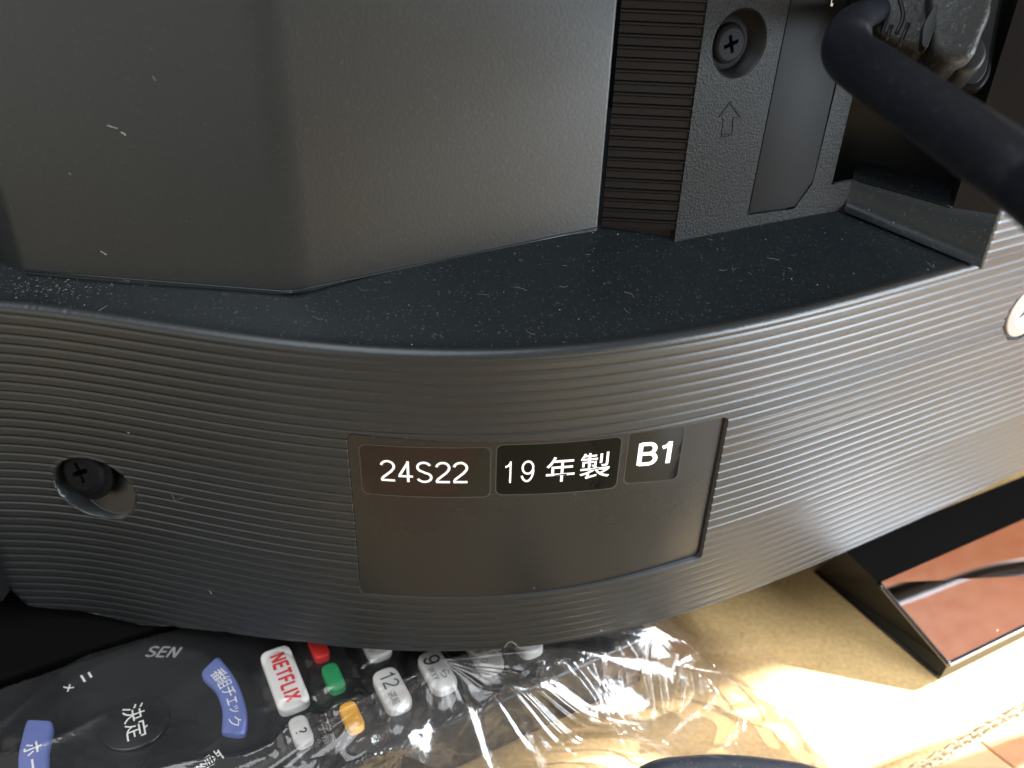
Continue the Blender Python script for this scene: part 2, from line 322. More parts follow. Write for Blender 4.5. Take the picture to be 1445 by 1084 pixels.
# middle liner and flutes: wavy strips running back from the cut edge
def ragged(a, s): return noise.noise(Vector((a*.6, s, 1)))*.8+noise.noise(Vector((a*2.1, s, 5)))*.5
AA = np.linspace(-120, 120, 1200)
def strip(name, zf, seed, t=.35, depth=30, out=0.0):
    v = []; n = len(AA)
    for a in AA: v.append(cpt(a, out+ragged(a, seed)*.55, zf(a)+t/2))
    for a in AA: v.append(cpt(a, -depth, zf(a)+t/2))
    for a in AA: v.append(cpt(a, out+ragged(a, seed)*.55, zf(a)-t/2))
    for a in AA: v.append(cpt(a, -depth, zf(a)-t/2))
    f = []
    for i in range(n-1): f += [[i, i+1, n+i+1, n+i], [2*n+i, 2*n+i+1, 3*n+i+1, 3*n+i][::-1], [i, i+1, 2*n+i+1, 2*n+i][::-1]]
    return obj(name, v, f, M_cardin, card)
strip('middle_liner', lambda a: ZT-4.8, 11, .8)
strip('lower_liner', lambda a: ZF+.55, 15, .7, out=.4)
def crush(a): return .62+.38*noise.noise(Vector((a*.22, 0, 7)))
strip('fluting', lambda a: ZT-2.8+1.75*crush(a)*math.sin(a*2*math.pi/6.2+1.5*noise.noise(Vector((a*.1, 0, 0)))), 21, .9)
strip('fluting', lambda a: ZT-7.0+1.5*crush(a+50)*math.sin(a*2*math.pi/4.0+2*noise.noise(Vector((a*.1, 5, 0)))), 31, 1.0)

bo = rounded([(520, 118), (542, 118), (542, 288), (520, 288)], 1.5, 2)
wbd = prism(bo, lambda p, z: np.array([p[0], p[1], ZF+z]), 470, 1.0, 'reflection_board', M_wood3)  # out-of-view board added so the foot mirrors something orange
tag(wbd, 'orange brown wooden board mirrored in the glossy stand foot', 'board')
# ------------------------------------------------------------------ television
TV = empty('television', (0, 150, -160), 'back of a black flat television with ribbed lower band and black stickers', 'television')
rim_px = [(-80, 424), (0, 430), (100, 440), (200, 455), (300, 470), (400, 483), (500, 492), (600, 497), (700, 498), (800, 492), (900, 482), (1000, 465), (1100, 445), (1200, 420), (1300, 393), (1380, 372), (1480, 343), (1700, 270)]
rp = np.array([onz(x, y, -77+4*max(0, (x-640)/740)**2) for x, y in rim_px])
pf = np.polyfit(rp[:, 0], rp[:, 1], 6); XE0, XE1 = rp[0, 0], 130.0
def Yr(x):
    x = np.asarray(x, float); xc = np.clip(x, XE0, XE1); return np.polyval(pf, xc)+(x-xc)*np.where(x < XE0, np.polyval(np.polyder(pf), XE0), np.polyval(np.polyder(pf), XE1))
def Zr(x): return np.interp(x, rp[:, 0], rp[:, 2])
def Nr(x):
    d = (Yr(np.asarray(x)+.5)-Yr(np.asarray(x)-.5)); n = np.stack([d, -np.ones_like(d)], -1); return n/np.linalg.norm(n, axis=-1, keepdims=True)
def S(x, v, off=0.0):
    """point on the band: x across, v mm below the rim, off mm proud"""
    n = Nr(x); return np.stack([np.asarray(x)+n[..., 0]*off, Yr(x)+n[..., 1]*off, Zr(x)-np.asarray(v)], -1)
_t = np.linspace(60, 420, 12000)
def inv(px, py):
    p = _t[:, None]*ray(px, py); i = np.argmax(p[:, 1] > Yr(p[:, 0])); p = p[i]; return float(p[0]), float(Zr(p[0])-p[2])
def ledge_z(x, y): return Zr(x)-.2+.35*(y-Yr(x))
def onledge(px, py):
    p = _t[:, None]*ray(px, py); i = np.argmax(p[:, 2] < ledge_z(p[:, 0], p[:, 1])); return p[i]
XN = inv(1384, 372)[0]
# bottom line of the band
bot_px = [(200, 880), (300, 893), (400, 905), (500, 912), (600, 916), (700, 915), (800, 905), (900, 885), (1000, 856), (1120, 808), (1250, 752), (1350, 708), (1445, 662)]
bq = np.array([inv(*p) for p in bot_px]); pb = np.polyfit(bq[:, 0], bq[:, 1], 4)
x_l = inv(40, 855)[0]
def Vb(x):
    x = np.asarray(x, float); b = np.polyval(pb, np.clip(x, bq[0, 0], bq[-1, 0])); b = np.where(x < bq[0, 0], b+ (x-bq[0, 0])/(x_l-bq[0, 0])*(inv(40, 855)[1]-np.polyval(pb, bq[0, 0])), b)
    return b-np.clip(x_l-x, 0, 60)*1.9
PX0, PX1 = inv(499, 730)[0], inv(1009, 692)[0]; PV0, PV1 = 23.4, 65.2
scx, scv = inv(135, 690); SR = 10.2                                   # screw pocket
bx, bv = inv(1452, 440); BR = 8.0                                   # badge pocket
PITCHG = 2.42
def PT(x): return PV0-.042*(PX1-np.clip(x, PX0, PX1))
def rrect(x, v, x0, x1, v0, v1, r):
    dx = np.maximum(np.maximum(x0+r-x, x-(x1-r)), 0); dv = np.maximum(np.maximum(v0+r-v, v-(v1-r)), 0); d = np.sqrt(dx*dx+dv*dv)-r
    ins = np.maximum(np.maximum(x0-x, x-x1), np.maximum(v0-v, v-v1)); return np.where(d > 0, d, np.minimum(ins, 0)+np.where(d > -r, 0, 0))
def plate_depth(x, v): t = np.clip((x-PX0)/(PX1-PX0), 0, 1); return .12+1.05*t**1.7
def disp(x, v):
    ph = ((v-2.4)/PITCHG) % 1.0; d = np.minimum(ph, 1-ph)*PITCHG
    g = -.26*np.clip(1-d/.42, 0, 1)**.9
    g *= smoothstep(1.5, 2.0, v)+(v < 0)
    lift = .05*smoothstep(0, 1, ph)                                  # lands lean a little, like shingles
    g = g+lift*(v > 2)
    m = rrect(x, v, PX0, PX1, PT(x), PV1, 1.6) <= 0
    g = np.where(m, -(plate_depth(x, v)+.5), g)
    # screw pocket: a round bore with a sloping floor, deep to the upper left
    ux, uv = (x-scx)/SR/1.02, (v-scv)/SR/.86; rr = np.sqrt(ux*ux+uv*uv)
    floor_ = -(3.9-3.8*np.clip((ux*.75+uv*.66), -1, 1)); pocket = floor_*np.clip((1-rr)/.10, 0, 1)
    g = np.where(rr < 1, np.minimum(pocket, -.02), g); lip = np.exp(-((rr-1.03)/.05)**2)*.12; g = g+np.where(rr >= 1, lip, 0)
    rb = np.sqrt((x-bx)**2+(v-bv)**2)/BR; g = np.where(rb < 1, -1.3, g)
    return g
cols = np.concatenate([np.arange(-150, XN+75, 1.15), np.arange(scx-SR-1.5, scx+SR+1.5, .2), PX0+np.array([-.5, -.02, .02, .4, 1, 1.6]), PX1+np.array([-1.6, -1, -.4, -.02, .02, .5]), np.arange(PX1-1.6, PX1, .2), np.arange(bx-BR-1, bx+BR+1, .25), [XN]])
cols = np.unique(np.round(cols, 3)); cols = cols[np.concatenate([[True], np.diff(cols) > .015])]
rows = np.concatenate([np.arange(2, 100, PITCHG/8), np.arange(scv-SR, scv+SR, .18), np.arange(PV0-4, PV0+2, .11), PV1+np.array([-.02, .02])]); rows = np.unique(np.round(rows, 3)); rows = rows[np.concatenate([[True], np.diff(rows) > .015])]
R_F = 2.0
th = np.linspace(0, math.pi/2, 7)
X, V = np.meshgrid(cols, rows); VV = np.minimum(V, Vb(X)); D = disp(X, VV); n = Nr(X)
body = np.stack([X+n[..., 0]*D, Yr(X)+n[..., 1]*D, Zr(X)-VV], -1)
jit = np.array([noise.noise(Vector((c*.8, 0, 0))) for c in cols])*.12
fil = np.array([np.stack([cols+Nr(cols)[:, 0]*(-R_F*(1-math.sin(t))), Yr(cols)+Nr(cols)[:, 1]*(-R_F*(1-math.sin(t))), Zr(cols)-R_F*(1-math.cos(t))+jit*math.sin(2*t)], -1) for t in th[:-1]])
# underside: turn in at the bottom edge
bb = body[-1].copy(); und = [bb+np.array([0, .8, -.5]), bb+np.array([0, 6, -.8]), bb+np.array([0, 60, 4])]
allr = np.concatenate([fil, body, np.array(und)], 0); nr, nc = allr.shape[:2]
fmask = np.ones((nr-1, nc-1), bool)
Vext = np.concatenate([np.full(len(fil), -1), rows, np.full(3, -1)])
for j in range(nc-1):   # drop rows collapsed below the bottom line, and the lip right of the notch (the upper band meets it there)
    vb = float(Vb(cols[j]))
    r0 = len(fil)+np.searchsorted(rows, vb+.3)
    fmask[r0:nr-4, j] = False
i_n = int(np.argmin(abs(cols-XN))); fmask[:len(fil), i_n:] = False
fm = fmask.copy()
# rows that were cut must still join the underside: snap the last body row
faces = []
idx = np.arange(nr*nc).reshape(nr, nc)
for j in range(nc-1):
    ii = np.nonzero(fm[:, j])[0]
    for i in ii: faces.append([int(idx[i, j]), int(idx[i+1, j]), int(idx[i+1, j+1]), int(idx[i, j+1])])
band = obj('lower_band', allr.reshape(-1, 3), faces, M_band, TV)
# upper band piece right of the notch
c2 = cols[i_n:]; r2 = np.concatenate([np.arange(-75, 2.0, PITCHG/8), [2.0]])
X2, V2 = np.meshgrid(c2, r2); D2 = disp(X2, V2); n2 = Nr(X2); edge = np.clip((X2-XN)/1.2, 0, 1); D2 = D2-1.2*(1-np.sqrt(np.clip(1-(1-edge)**2, 0, 1)))
ub = np.stack([X2+n2[..., 0]*D2, Yr(X2)+n2[..., 1]*D2, Zr(X2)-V2], -1)
obj('side_band', ub.reshape(-1, 3), [f[::-1] for f in grid_faces(len(r2), len(c2))], M_band, TV)
# ledge
cl = cols[(cols < XN+6)][::3]; tt = np.concatenate([[0, .6, 1.6], np.arange(4, 90, 4)])
lv = []
for t in tt:
    nn = Nr(cl); y = Yr(cl)-nn[:, 1]*R_F; x = cl-nn[:, 0]*R_F
    lv.append(np.stack([x, y+t, Zr(cl)-.0+.35*t-.12*min(t, 1)], -1))
lv = np.array(lv); ledge = obj('ledge', lv.reshape(-1, 3), [f[::-1] for f in grid_faces(len(tt), len(cl))], M_ledge, TV)

# housing facets
C1, C2, C3, C4, C5 = [onledge(*p) for p in ((35, 382), (415, 413), (843, 322), (952, 338), (1193, 292))]
C0 = C1+np.array([-45, 20, 0.]); CN = S(XN, 0)
ZTOP = 60.0
def wall(path, zlo, zhi, name, mat, nz=14, lean=0.0):
    path = np.array(path)[:, :2]; v = []
    for k in range(nz):
        z = zlo+(zhi-zlo)*(k/(nz-1)); 
        for p in path: v.append((p[0], p[1], z))
    return obj(name, v, grid_faces(nz, len(path)), mat, TV)
def roundpath(pts, rads, k=8):
    out = [np.array(pts[0])]
    for i in range(1, len(pts)-1):
        p, a, b = map(np.array, (pts[i], pts[i-1], pts[i+1])); da, db = a-p, b-p; r = rads[i]
        a, b = p+da/np.linalg.norm(da)*r, p+db/np.linalg.norm(db)*r
        for t in np.linspace(0, 1, k+1): out.append((1-t)**2*a+2*t*(1-t)*p+t*t*b)
    out.append(np.array(pts[-1])); return out
back3 = np.append(C3[:2]+np.array([.3, 6.0]), 0)[:2]
wp = roundpath([C0[:2], C1[:2], C2[:2], C3[:2], back3], [0, 1.2, 4.5, .5, 0])
obh = wall([(*p, 0) for p in wp], -100, ZTOP, 'housing', M_house, 3)
# thin foot bead where the housing meets the ledge
bead = [np.array([p[0], p[1]-.15, float(ledge_z(p[0], p[1]))+.05]) for p in roundpath([C1[:2], C2[:2], C3[:2]], [0, 4.5, 0], 8)]
tube(catmull(bead, 4), .22, 'seam_bead', M_house, TV, seg=6)
tube([np.array([C1[0]-.2, C1[1]-.05, z]) for z in (-75, -30, 10, 50)], .32, 'edge_seam', M_dark, TV, seg=8)
# ribbed strip
dr = (C4-C3)[:2]; Lr = np.linalg.norm(dr); dr /= Lr; nrb = np.array([dr[1], -dr[0]])
A3 = C3[:2]+dr*.9-nrb*1.6
obj('rib_backing', [(*(A3), -100), (*(C4[:2]-nrb*1.6), -100), (*(C4[:2]-nrb*1.6), ZTOP), (*(A3), ZTOP)], [[0, 1, 2, 3]], M_rib, TV)
zb = float(ledge_z(C3[0], C3[1]))
RP = 2.25; me0 = None
for k in range(40):
    z0 = zb+.2+k*RP; L_ = Lr-.9
    prof = [(-1.6, 0), (-.55, .06), (-.5, RP*.62), (-.05, RP*.74), (0, RP*.80), (-.06, RP*.88), (-.5, RP*.95), (-1.6, RP*.97)]
    v = [];
    for s in (0, L_):
        for q, z in prof: p = C3[:2]+dr*(.9+s)+nrb*q; v.append((p[0], p[1], z0+z))
    m = len(prof); f = [[i, i+1, m+i+1, m+i][::-1] for i in range(m-1)]+[list(range(m)), list(range(m, 2*m))[::-1]]
    if me0 is None:
        o = obj('rib', v, f, M_rib, TV, smooth=False); me0 = o; bz = o.location.z
    else:
        o = me0.copy(); COL.objects.link(o); o.parent = TV; o.location.z = bz+k*RP*.001
# connector panel (leather grain) with screw bore, arrow, slot cover
dp = (C5-C4)[:2]; Lp = np.linalg.norm(dp); dp /= Lp; npn = np.array([dp[1], -dp[0], 0]); exP = np.append(dp, 0); P0 = np.array([C4[0], C4[1], 0])
def P3(p, h=0.0): return P0+exP*p[0]+np.array([0, 0, p[1]])+npn*h
def pinv(px, py): q = onplane(px, py, P0, npn)-P0; return np.array([q@exP, q[2]])
sq = pinv(1044, 62); sR = abs(pinv(1044, 112)[1]-pinv(1044, 12)[1])/2*1.0
circ = [sq+sR*np.array([math.cos(a), math.sin(a)]) for a in np.linspace(0, 2*math.pi, 40, endpoint=False)]
cov = rounded([pinv(*p) for p in ((1140, -120), (1056, 301), (1121, 292), (1147, 256), (1180, 113), (1215, -120))], .4, 2)
cc = cov.mean(0)
xr = pinv(1180, 260)[0]
yb = lambda x: float(ledge_z(*(P0+exP*x)[:2]))-3
alc = pinv(1174, 259)                                               # lower left corner of the socket alcove
outer = [(0, yb(0)), (Lp*.5, yb(Lp*.5)), (Lp, yb(Lp)), (Lp, alc[1]+.4), (alc[0], alc[1]), (alc[0]+.6, ZTOP), (0, ZTOP)]
cov_hole = cc+(cov-cc)*(1+.5/np.maximum(np.linalg.norm(cov-cc, axis=1), 3))[:, None]
covtop = [p for p in cov_hole]
fill(outer, [circ, covtop], lambda p: P3(p), 'connector_panel', M_grain, TV)
obj('side_lip', [P3((0, yb(0)), -2), P3((0, yb(0)), 0), P3((0, ZTOP), 0), P3((0, ZTOP), -2)], [[0, 1, 2, 3]], M_grain, TV)
cover = prism(cov, lambda p, z: P3(p, z-1.0), 1.05, .15, 'slot_cover', M_flap, TV)
obj('cover_backing', [P3(p, -1.2) for p in ((alc[0]-.2, -80), (alc[0]-.2, ZTOP), (sq[0]+sR+.5, ZTOP), (sq[0]+sR+.5, -80))], [[0, 1, 2, 3]], M_dark, TV)
# bore
v = []; nC = len(circ)
for p in circ: v.append(P3(sq+(p-sq)*1.0, .0))
for p in circ: v.append(P3(sq+(p-sq)*.93, -.5))
for p in circ: v.append(P3(sq+(p-sq)*.88, -4.5))
obj('screw_bore', v, [[r*nC+i, r*nC+(i+1) % nC, (r+1)*nC+(i+1) % nC, (r+1)*nC+i] for r in (0, 1) for i in range(nC)]+[[2*nC+i for i in range(nC)]], M_dark, TV)
def screw(c, nvec, up, R, name_parent, rot=.2):
    ex, ey, nz = frame3(nvec, up); c = np.array(c)
    to = lambda p, z=0: c+ex*p[0]+ey*p[1]+nz*z
    v, f = [], []; K = 40
    prof = [(1.0, 0), (1.02, R*.12), (.95, R*.16), (.80, R*.18), (.78, R*.26), (.74, R*.34), (.66, R*.40), (.60, R*.42)]
    for r, z in prof:
        for k in range(K): a = 2*math.pi*k/K; v.append(to((R*r*math.cos(a), R*r*math.sin(a)), z))
    for r in range(len(prof)-1):
        for k in range(K): l = (k+1) % K; f.append([r*K+k, r*K+l, (r+1)*K+l, (r+1)*K+k])
    # top plate with a cross recess
    w, l_ = R*.085, R*.36; cr = [(w, w), (l_, w*.9), (l_, -w*.9), (w, -w), (w*.9, -l_), (-w*.9, -l_), (-w, -w), (-l_, -w*.9), (-l_, w*.9), (-w, w), (-w*.9, l_), (w*.9, l_)]
    cs, sn_ = math.cos(rot), math.sin(rot); cr = [(x*cs-y*sn_, x*sn_+y*cs) for x, y in cr]
    bm = bmesh.new(); ring = [bm.verts.new(to((R*.6*math.cos(2*math.pi*k/K), R*.6*math.sin(2*math.pi*k/K)), R*.42)) for k in range(K)]
    cv = [bm.verts.new(to(p, R*.425)) for p in cr]; ed_ = [bm.edges.new((ring[k], ring[(k+1) % K])) for k in range(K)]+[bm.edges.new((cv[k], cv[(k+1) % 12])) for k in range(12)]
    bmesh.ops.triangle_fill(bm, edges=ed_); bm.verts.index_update(); o0 = len(v)
    v += [tuple(q.co) for q in bm.verts]; f += [[o0+q.index for q in t.verts] for t in bm.faces]; bm.free()
    o1 = len(v)
    for p in cr: v.append(to(p, R*.425))
    for p in cr: v.append(to((p[0]*.6, p[1]*.6), R*.08))
    f += [[o1+i, o1+(i+1) % 12, o1+12+(i+1) % 12, o1+12+i] for i in range(12)]+[[o1+12+i for i in range(12)]]
    return sharp(obj('screw', v, f, M_screw, name_parent), 30)
screw(P3(pinv(1034, 63)*np.array([1, 1]), -2.6), npn, (0, 0, 1), sR*.74, TV, .35)
# embossed arrow outline
ar = np.array([pinv(840+x/2.39, y/2.39) for x, y in ((413, 397), (455, 343), (494, 396), (466, 398), (462, 457), (424, 461), (431, 400))])
pth = np.vstack([ar, ar[:1]]); wv = .16
rv = []; cen = ar.mean(0)
inn = cen+(ar-cen)*.9
m = len(ar); v = [P3(p, 0.02) for p in cen+(ar-cen)*1.03]+[P3(p, .15) for p in cen+(ar-cen)*.97]+[P3(p, .15) for p in cen+(ar-cen)*.91]+[P3(p, .02) for p in cen+(ar-cen)*.85]
obj('embossed_arrow', v, [[r*m+i, r*m+(i+1) % m, (r+1)*m+(i+1) % m, (r+1)*m+i] for r in range(3) for i in range(m)], M_grain, TV, smooth=False)

# alcove: low wall from C5 to the notch, floor behind it, dark back and the outer wall strip
dw = (CN-C5)[:2]; Lw = np.linalg.norm(dw); dw /= Lw; nw = np.array([dw[1], -dw[0], 0]); 
if nw[1] > 0: nw = -nw
nw = np.array([-abs(dw[1]), dw[0], 0]) if np.dot(np.array([-abs(dw[1]), dw[0]]), dw) < 1e-6 else nw
W0 = np.array([C5[0], C5[1], 0]); exW = np.append(dw, 0); nw = np.cross(exW, [0, 0, 1]); nw = nw if np.dot(nw, -C5) > 0 else -nw
def W3(p, h=0.0): return W0+exW*p[0]+np.array([0, 0, p[1]])+nw*h
def winv(px, py): q = onplane(px, py, W0, nw)-W0; return np.array([q@exW, q[2]])
tl, tr_ = winv(1214, 256), winv(1345, 292)
zl = lambda a: float(ledge_z(*(W0+exW*a)[:2]))
nseg = 24; v = []
prof_w = [(-.5, 2.4, 0), (0.3, .9, 0), (1.2, .25, 0), (2.6, 0, 0)]
for i in range(nseg+1):
    a = Lw*i/nseg; z0 = zl(a)
    for dz, h, _ in prof_w: v.append(W3((a, z0+dz), h))
    ztop = np.interp(a, [0, tr_[0]], [alc[1]+.6, tr_[1]]) if a < tr_[0] else tr_[1]
    v.append(W3((a, ztop-.3), 0)); v.append(W3((a, ztop), -.3)); v.append(W3((a, ztop), -30))
pw = 7
obj('alcove_sill', v, [[i*pw+j, (i+1)*pw+j, (i+1)*pw+j+1, i*pw+j+1] for i in range(nseg) for j in range(pw-1)], M_ledge, TV)
o_w = [W3((tr_[0], tr_[1]-6), -.02), W3((Lw, zl(Lw)-.5), 0), W3((Lw, ZTOP), 0), W3((tr_[0], ZTOP), -.02), W3((tr_[0], ZTOP), -30), W3((tr_[0], tr_[1]-6), -30)]
obj('alcove_side', o_w, [[0, 1, 2, 3], [0, 3, 4, 5]], M_rib, TV, smooth=False)
obj('alcove_back', [P3((alc[0], -90), -24), W3((tr_[0]+2, -90), -24), W3((tr_[0]+2, ZTOP), -24), P3((alc[0], ZTOP), -24), P3((alc[0], -90), -.2), P3((alc[0]+.6, ZTOP), -.2)], [[0, 1, 2, 3], [0, 3, 5, 4]], M_dark, TV, smooth=False)
# highlight edge of the alcove opening
tube(catmull([P3((alc[0], alc[1]), .1), P3((Lp, alc[1]+.3), .1), W3((3, alc[1]+.1), .1), W3((tr_[0]*.5, (alc[1]+tr_[1])/2+.3), .1), W3((tr_[0]-.5, tr_[1]), .1)], 6), .28, 'alcove_edge', M_flap, TV, seg=8)

# label plate and stickers
def plate_pt(x, v, h=0.0): return S(x, v, -float(plate_depth(x, v))+h)
g = .14; ol = rounded([(PX0+g, PV0+g), (PX1-g, PV0+g), (PX1-g, PV1-g), (PX0+g, PV1-g)], 1.5, 4)
def lidsheet(name, x0, x1, v0, v1, h, mat, parent, r=0.0, thick=.6, ncol=60, nrow=14):
    v, f = [], []; r = max(r, .01)
    xs = np.unique(np.concatenate([np.linspace(x0, x1, ncol), x0+r*(1-np.cos(np.linspace(0, 1.57, 6))), x1-r*(1-np.cos(np.linspace(0, 1.57, 6)))]))
    for x in xs:
        e = 0
        if x < x0+r: e = r-math.sqrt(max(0, r*r-(x0+r-x)**2))
        if x > x1-r: e = r-math.sqrt(max(0, r*r-(x-x1+r)**2))
        for k in range(nrow): v.append(plate_pt(x, v0+(PT(x)-PV0)*(1-k/(nrow-1))+e+(v1-v0-2*e)*k/(nrow-1), h))
    n1 = len(xs); f = [q[::-1] for q in grid_faces(n1, nrow)]
    loop = [i*nrow for i in range(n1)]+[(n1-1)*nrow+k for k in range(1, nrow)]+[i*nrow+nrow-1 for i in range(n1-2, -1, -1)]+[k for k in range(nrow-2, 0, -1)]
    b0 = len(v); 
    for i in loop:
        p = np.array(v[i]); q = p+np.array([0, thick, 0]); v.append(q)
    m = len(loop); f += [[loop[i], loop[(i+1) % m], b0+(i+1) % m, b0+i] for i in range(m)]
    return sharp(obj(name, v, f, mat, parent), 50)
plate = lidsheet('label_plate', PX0+g, PX1-g, PV0+g, PV1-g, 0, M_plate, TV, 1.5)
def sticker(px_l, px_r, texts, face_mat):
    (x0, v0), (_, v1) = inv(*px_l[0]), inv(*px_l[1]); (x1, w0), (_, w1) = inv(*px_r[0]), inv(*px_r[1])
    # small sheet, slightly rotated: corners interpolate
    def q(a, b, h): 
        x = x0+(x1-x0)*a; top = v0+(w0-v0)*a; bot = v1+(w1-v1)*a; return plate_pt(x, bot+(top-bot)*b, h)
    def sheet(name, e, h, mat, par):
        aw = abs(x1-x0); ah = abs(v1-v0); ol = rounded([(-e/aw, -e/ah), (1+e/aw, -e/ah), (1+e/aw, 1+e/ah), (-e/aw, 1+e/ah)], 0, 1)
        n1, n2 = 26, 10; v = []; rr = 1.3
        for i in range(n1+1):
            t = i/n1; a = -e/aw+(1+2*e/aw)*(.5-.5*math.cos(math.pi*t)); ee = 0; d = min(a*aw+e, (1-a)*aw+e)
            if d < rr: ee = (rr-math.sqrt(max(0, rr*rr-(rr-d)**2)))/ah
            for k in range(n2+1): b = -e/ah+ee+(1+2*e/ah-2*ee)*k/n2; v.append(q(a, b, h))
        return obj(name, v, grid_faces(n1+1, n2+1), mat, par)
    rim = sheet('sticker', .0, .06, M_edge, TV); face = sheet('sticker_face', -.28, .075, face_mat, rim)
    for s, (a0, b0, a1, b1), bo in texts: fit_text(s, 'lettering', M_white, rim, lambda a, b: q(a, b, .10), (a0, b0, a1, b1), bo)
    return rim
s1 = sticker(((505, 626), (508, 697)), ((694, 631), (690, 703)), [('24S22', (.155, .30, .825, .72), .0)], M_label); s1['label'] = 'glossy black tape sticker printed 24S22'
s2 = sticker(((700, 628), (699, 700)), ((881, 617), (875, 691)), [('1', (.075, .25, .125, .67), -.006), ('9', (.20, .26, .305, .68), -.006), ('年', (.40, .24, .63, .72), .005), ('製', (.67, .25, .92, .74), .005)], M_label_darkrefl); s2['label'] = 'glossy black tape sticker printed 19年製'
s3 = sticker(((890, 607), (881, 686)), ((972, 602), (960, 680)), [('B1', (.20, .32, .80, .74), .03)], M_label); s3['label'] = 'smaller black tape sticker printed B1'

# screw in the band pocket
nv = Nr(scx-3); cS = S(*inv(117, 672)); sN = np.array([nv[0]-.18, nv[1], .28]); sN /= np.linalg.norm(sN)
screw(cS+np.array([-.2, 0, 0])-np.append(nv, 0)*3.0, sN, (0, 0, 1), 7.3, TV, .5)
# badge in its pocket
bn = np.append(Nr(bx), 0); exB, eyB, _ = frame3(bn); bc = S(bx, bv, -1.3)
B3 = lambda p, z=0: bc+exB*p[0]+eyB*p[1]+bn*z
cir = lambda r, k=48: [(r*math.cos(a), r*math.sin(a)) for a in np.linspace(0, 2*math.pi, k, endpoint=False)]
badge = prism(cir(BR*.93), B3, 1.1, .4, 'badge', M_badge, TV); prism(cir(BR*.60), B3, 1.25, .1, 'badge_face', M_white, badge, h0=1.0)
prism([(-3.6, -1.4), (-1.4, 2.6), (-1.2, -.6)], B3, 1.4, .05, 'badge_mark', M_ink, badge, h0=1.2)
prism([(-.6, -2.2), (1.5, 2.8), (2.2, -.6)], B3, 1.4, .05, 'badge_mark', M_ink, badge, h0=1.2)
# front half of the television, behind the band
def boxv(x0, x1, y0, y1, z0, z1): return [(x, y, z) for x in (x0, x1) for y in (y0, y1) for z in (z0, z1)], [[0, 1, 3, 2], [4, 6, 7, 5], [0, 4, 5, 1], [2, 3, 7, 6], [0, 2, 6, 4], [1, 5, 7, 3]]
TOPZ = 95.0
v, f = boxv(-290, 262, 262, 285, -168, TOPZ); obj('display_panel', v, f, M_dark, TV, smooth=False)
v, f = boxv(-150, 160, 225, 262, -150, TOPZ-25); obj('inner_chassis', v, f, M_dark, TV, smooth=False)
v, f = boxv(-170, -128, 150, 262, -160, -60); obj('side_shell', v, f, M_dark, TV, smooth=False)

# stand foot
ft = []
mA = onz(1240, 823, -171); mB = onz(1338, 938, -184.5)               # left edge of the mirror face, back and front
mirror_r = onz(1445, 885, -184.5)-mB; mirror_r /= np.linalg.norm(mirror_r)
back_r = onz(1445, 733, -171)-mA; back_r /= np.linalg.norm(back_r)
LF = 90
mC = mB+mirror_r*LF; mD = mA+back_r*LF
foot = obj('stand_foot', [mA, mB, mC, mD], [[0, 1, 2, 3]], M_mirror, TV, smooth=False, label='wedge-shaped black foot with mirror-gloss top under right side of television')
gB = onz(1326, 958, ZT+.4); gA = onz(1150, 806, ZT+.4); gM = onz(1288, 944, ZT+.4)
# rounded nose, side face, upper black face
uA = onz(1196, 776, -162); uB = uA+back_r*LF; up2 = uA+np.array([-12, 30, 8]); up3 = up2+back_r*LF*1.1
def quad(name, pts, mat, par=None, **k): return obj(name, pts, [list(range(len(pts)))], mat, par or foot, smooth=False, **k)
uA = mA+np.array([-9, 11, 9.]); uB = mD+np.array([0, 16, 9.])
uA = onz(1190, 775, -159.5); 
quad('upper_face', [mA+np.array([0, 0, .0]), mD, uA+(mD-mA)+np.array([0, 0, 0]), uA], M_black)
side = [mA, uA, gA, gB, mB]
obj('side_face', side, [[0, 1, 2, 3, 4]], M_footside, foot, smooth=False)
gC = gB+mirror_r*LF; obj('front_face', [mB, gB, gC, mC], [[0, 1, 2, 3]], M_footside, foot, smooth=False)
# bright chamfer along the mirror's edges
ch = [mA+np.array([0, 0, .1]), mB+(mA-mB)*.06, mB+mirror_r*.9, mB+mirror_r*LF]
tube(catmull([mA, mA+(mB-mA)*.5, mA+(mB-mA)*.93, mB+mirror_r*.6+(mA-mB)*.01, mB+mirror_r*6, mB+mirror_r*60, mC], 8), .75, 'chamfer', M_foot, foot, seg=12)
tube([gA, gA*.5+gB*.5, gB+np.array([0, 0, .3])], .5, 'lower_bead', M_footside, foot, seg=8)

# ------------------------------------------------------------------ power cord with angled plug
pc0 = at_depth(1345, 20, 172)
cord = empty('power_cord', pc0, 'thick navy-black power cord with dusty angled plug in the socket, hanging in front', 'power cord')
PN = -FW*.75+np.array([-.25, -.2, .1]); PN /= np.linalg.norm(PN)
exq, eyq, nq = frame3(PN); pq = at_depth(1345, 20, 168)
Q3 = lambda p, z=0: pq+exq*p[0]+eyq*p[1]+nq*z
def qinv(px, py, h=0): q = onplane(px, py, pq+nq*h, nq)-pq; return np.array([q@exq, q@eyq])
bodyo = rounded([qinv(*p) for p in ((1302, 8), (1308, 82), (1330, 97), (1368, 92), (1378, 60), (1392, 30), (1398, -60), (1318, -60))], 2.2, 5)
prism(bodyo, Q3, 4.0, 1.6, 'plug_body', M_plug, cord, h0=-12)
nose_o = rounded([qinv(*p) for p in ((1372, 40), (1392, 50), (1398, 72), (1385, 95), (1352, 100), (1340, 60), (1380, -10))], 2.5, 4)
prism(nose_o, Q3, -1.5, .8, 'plug_shoulder', M_dark, cord, h0=-14)
slv = rounded([qinv(*p) for p in ((1232, 50), (1262, 64), (1300, 74), (1318, 60), (1322, -60), (1235, -60))], 3.0, 5)
slo = prism(slv, Q3, 1.5, 1.2, 'strain_relief', M_plug, cord, h0=-9)
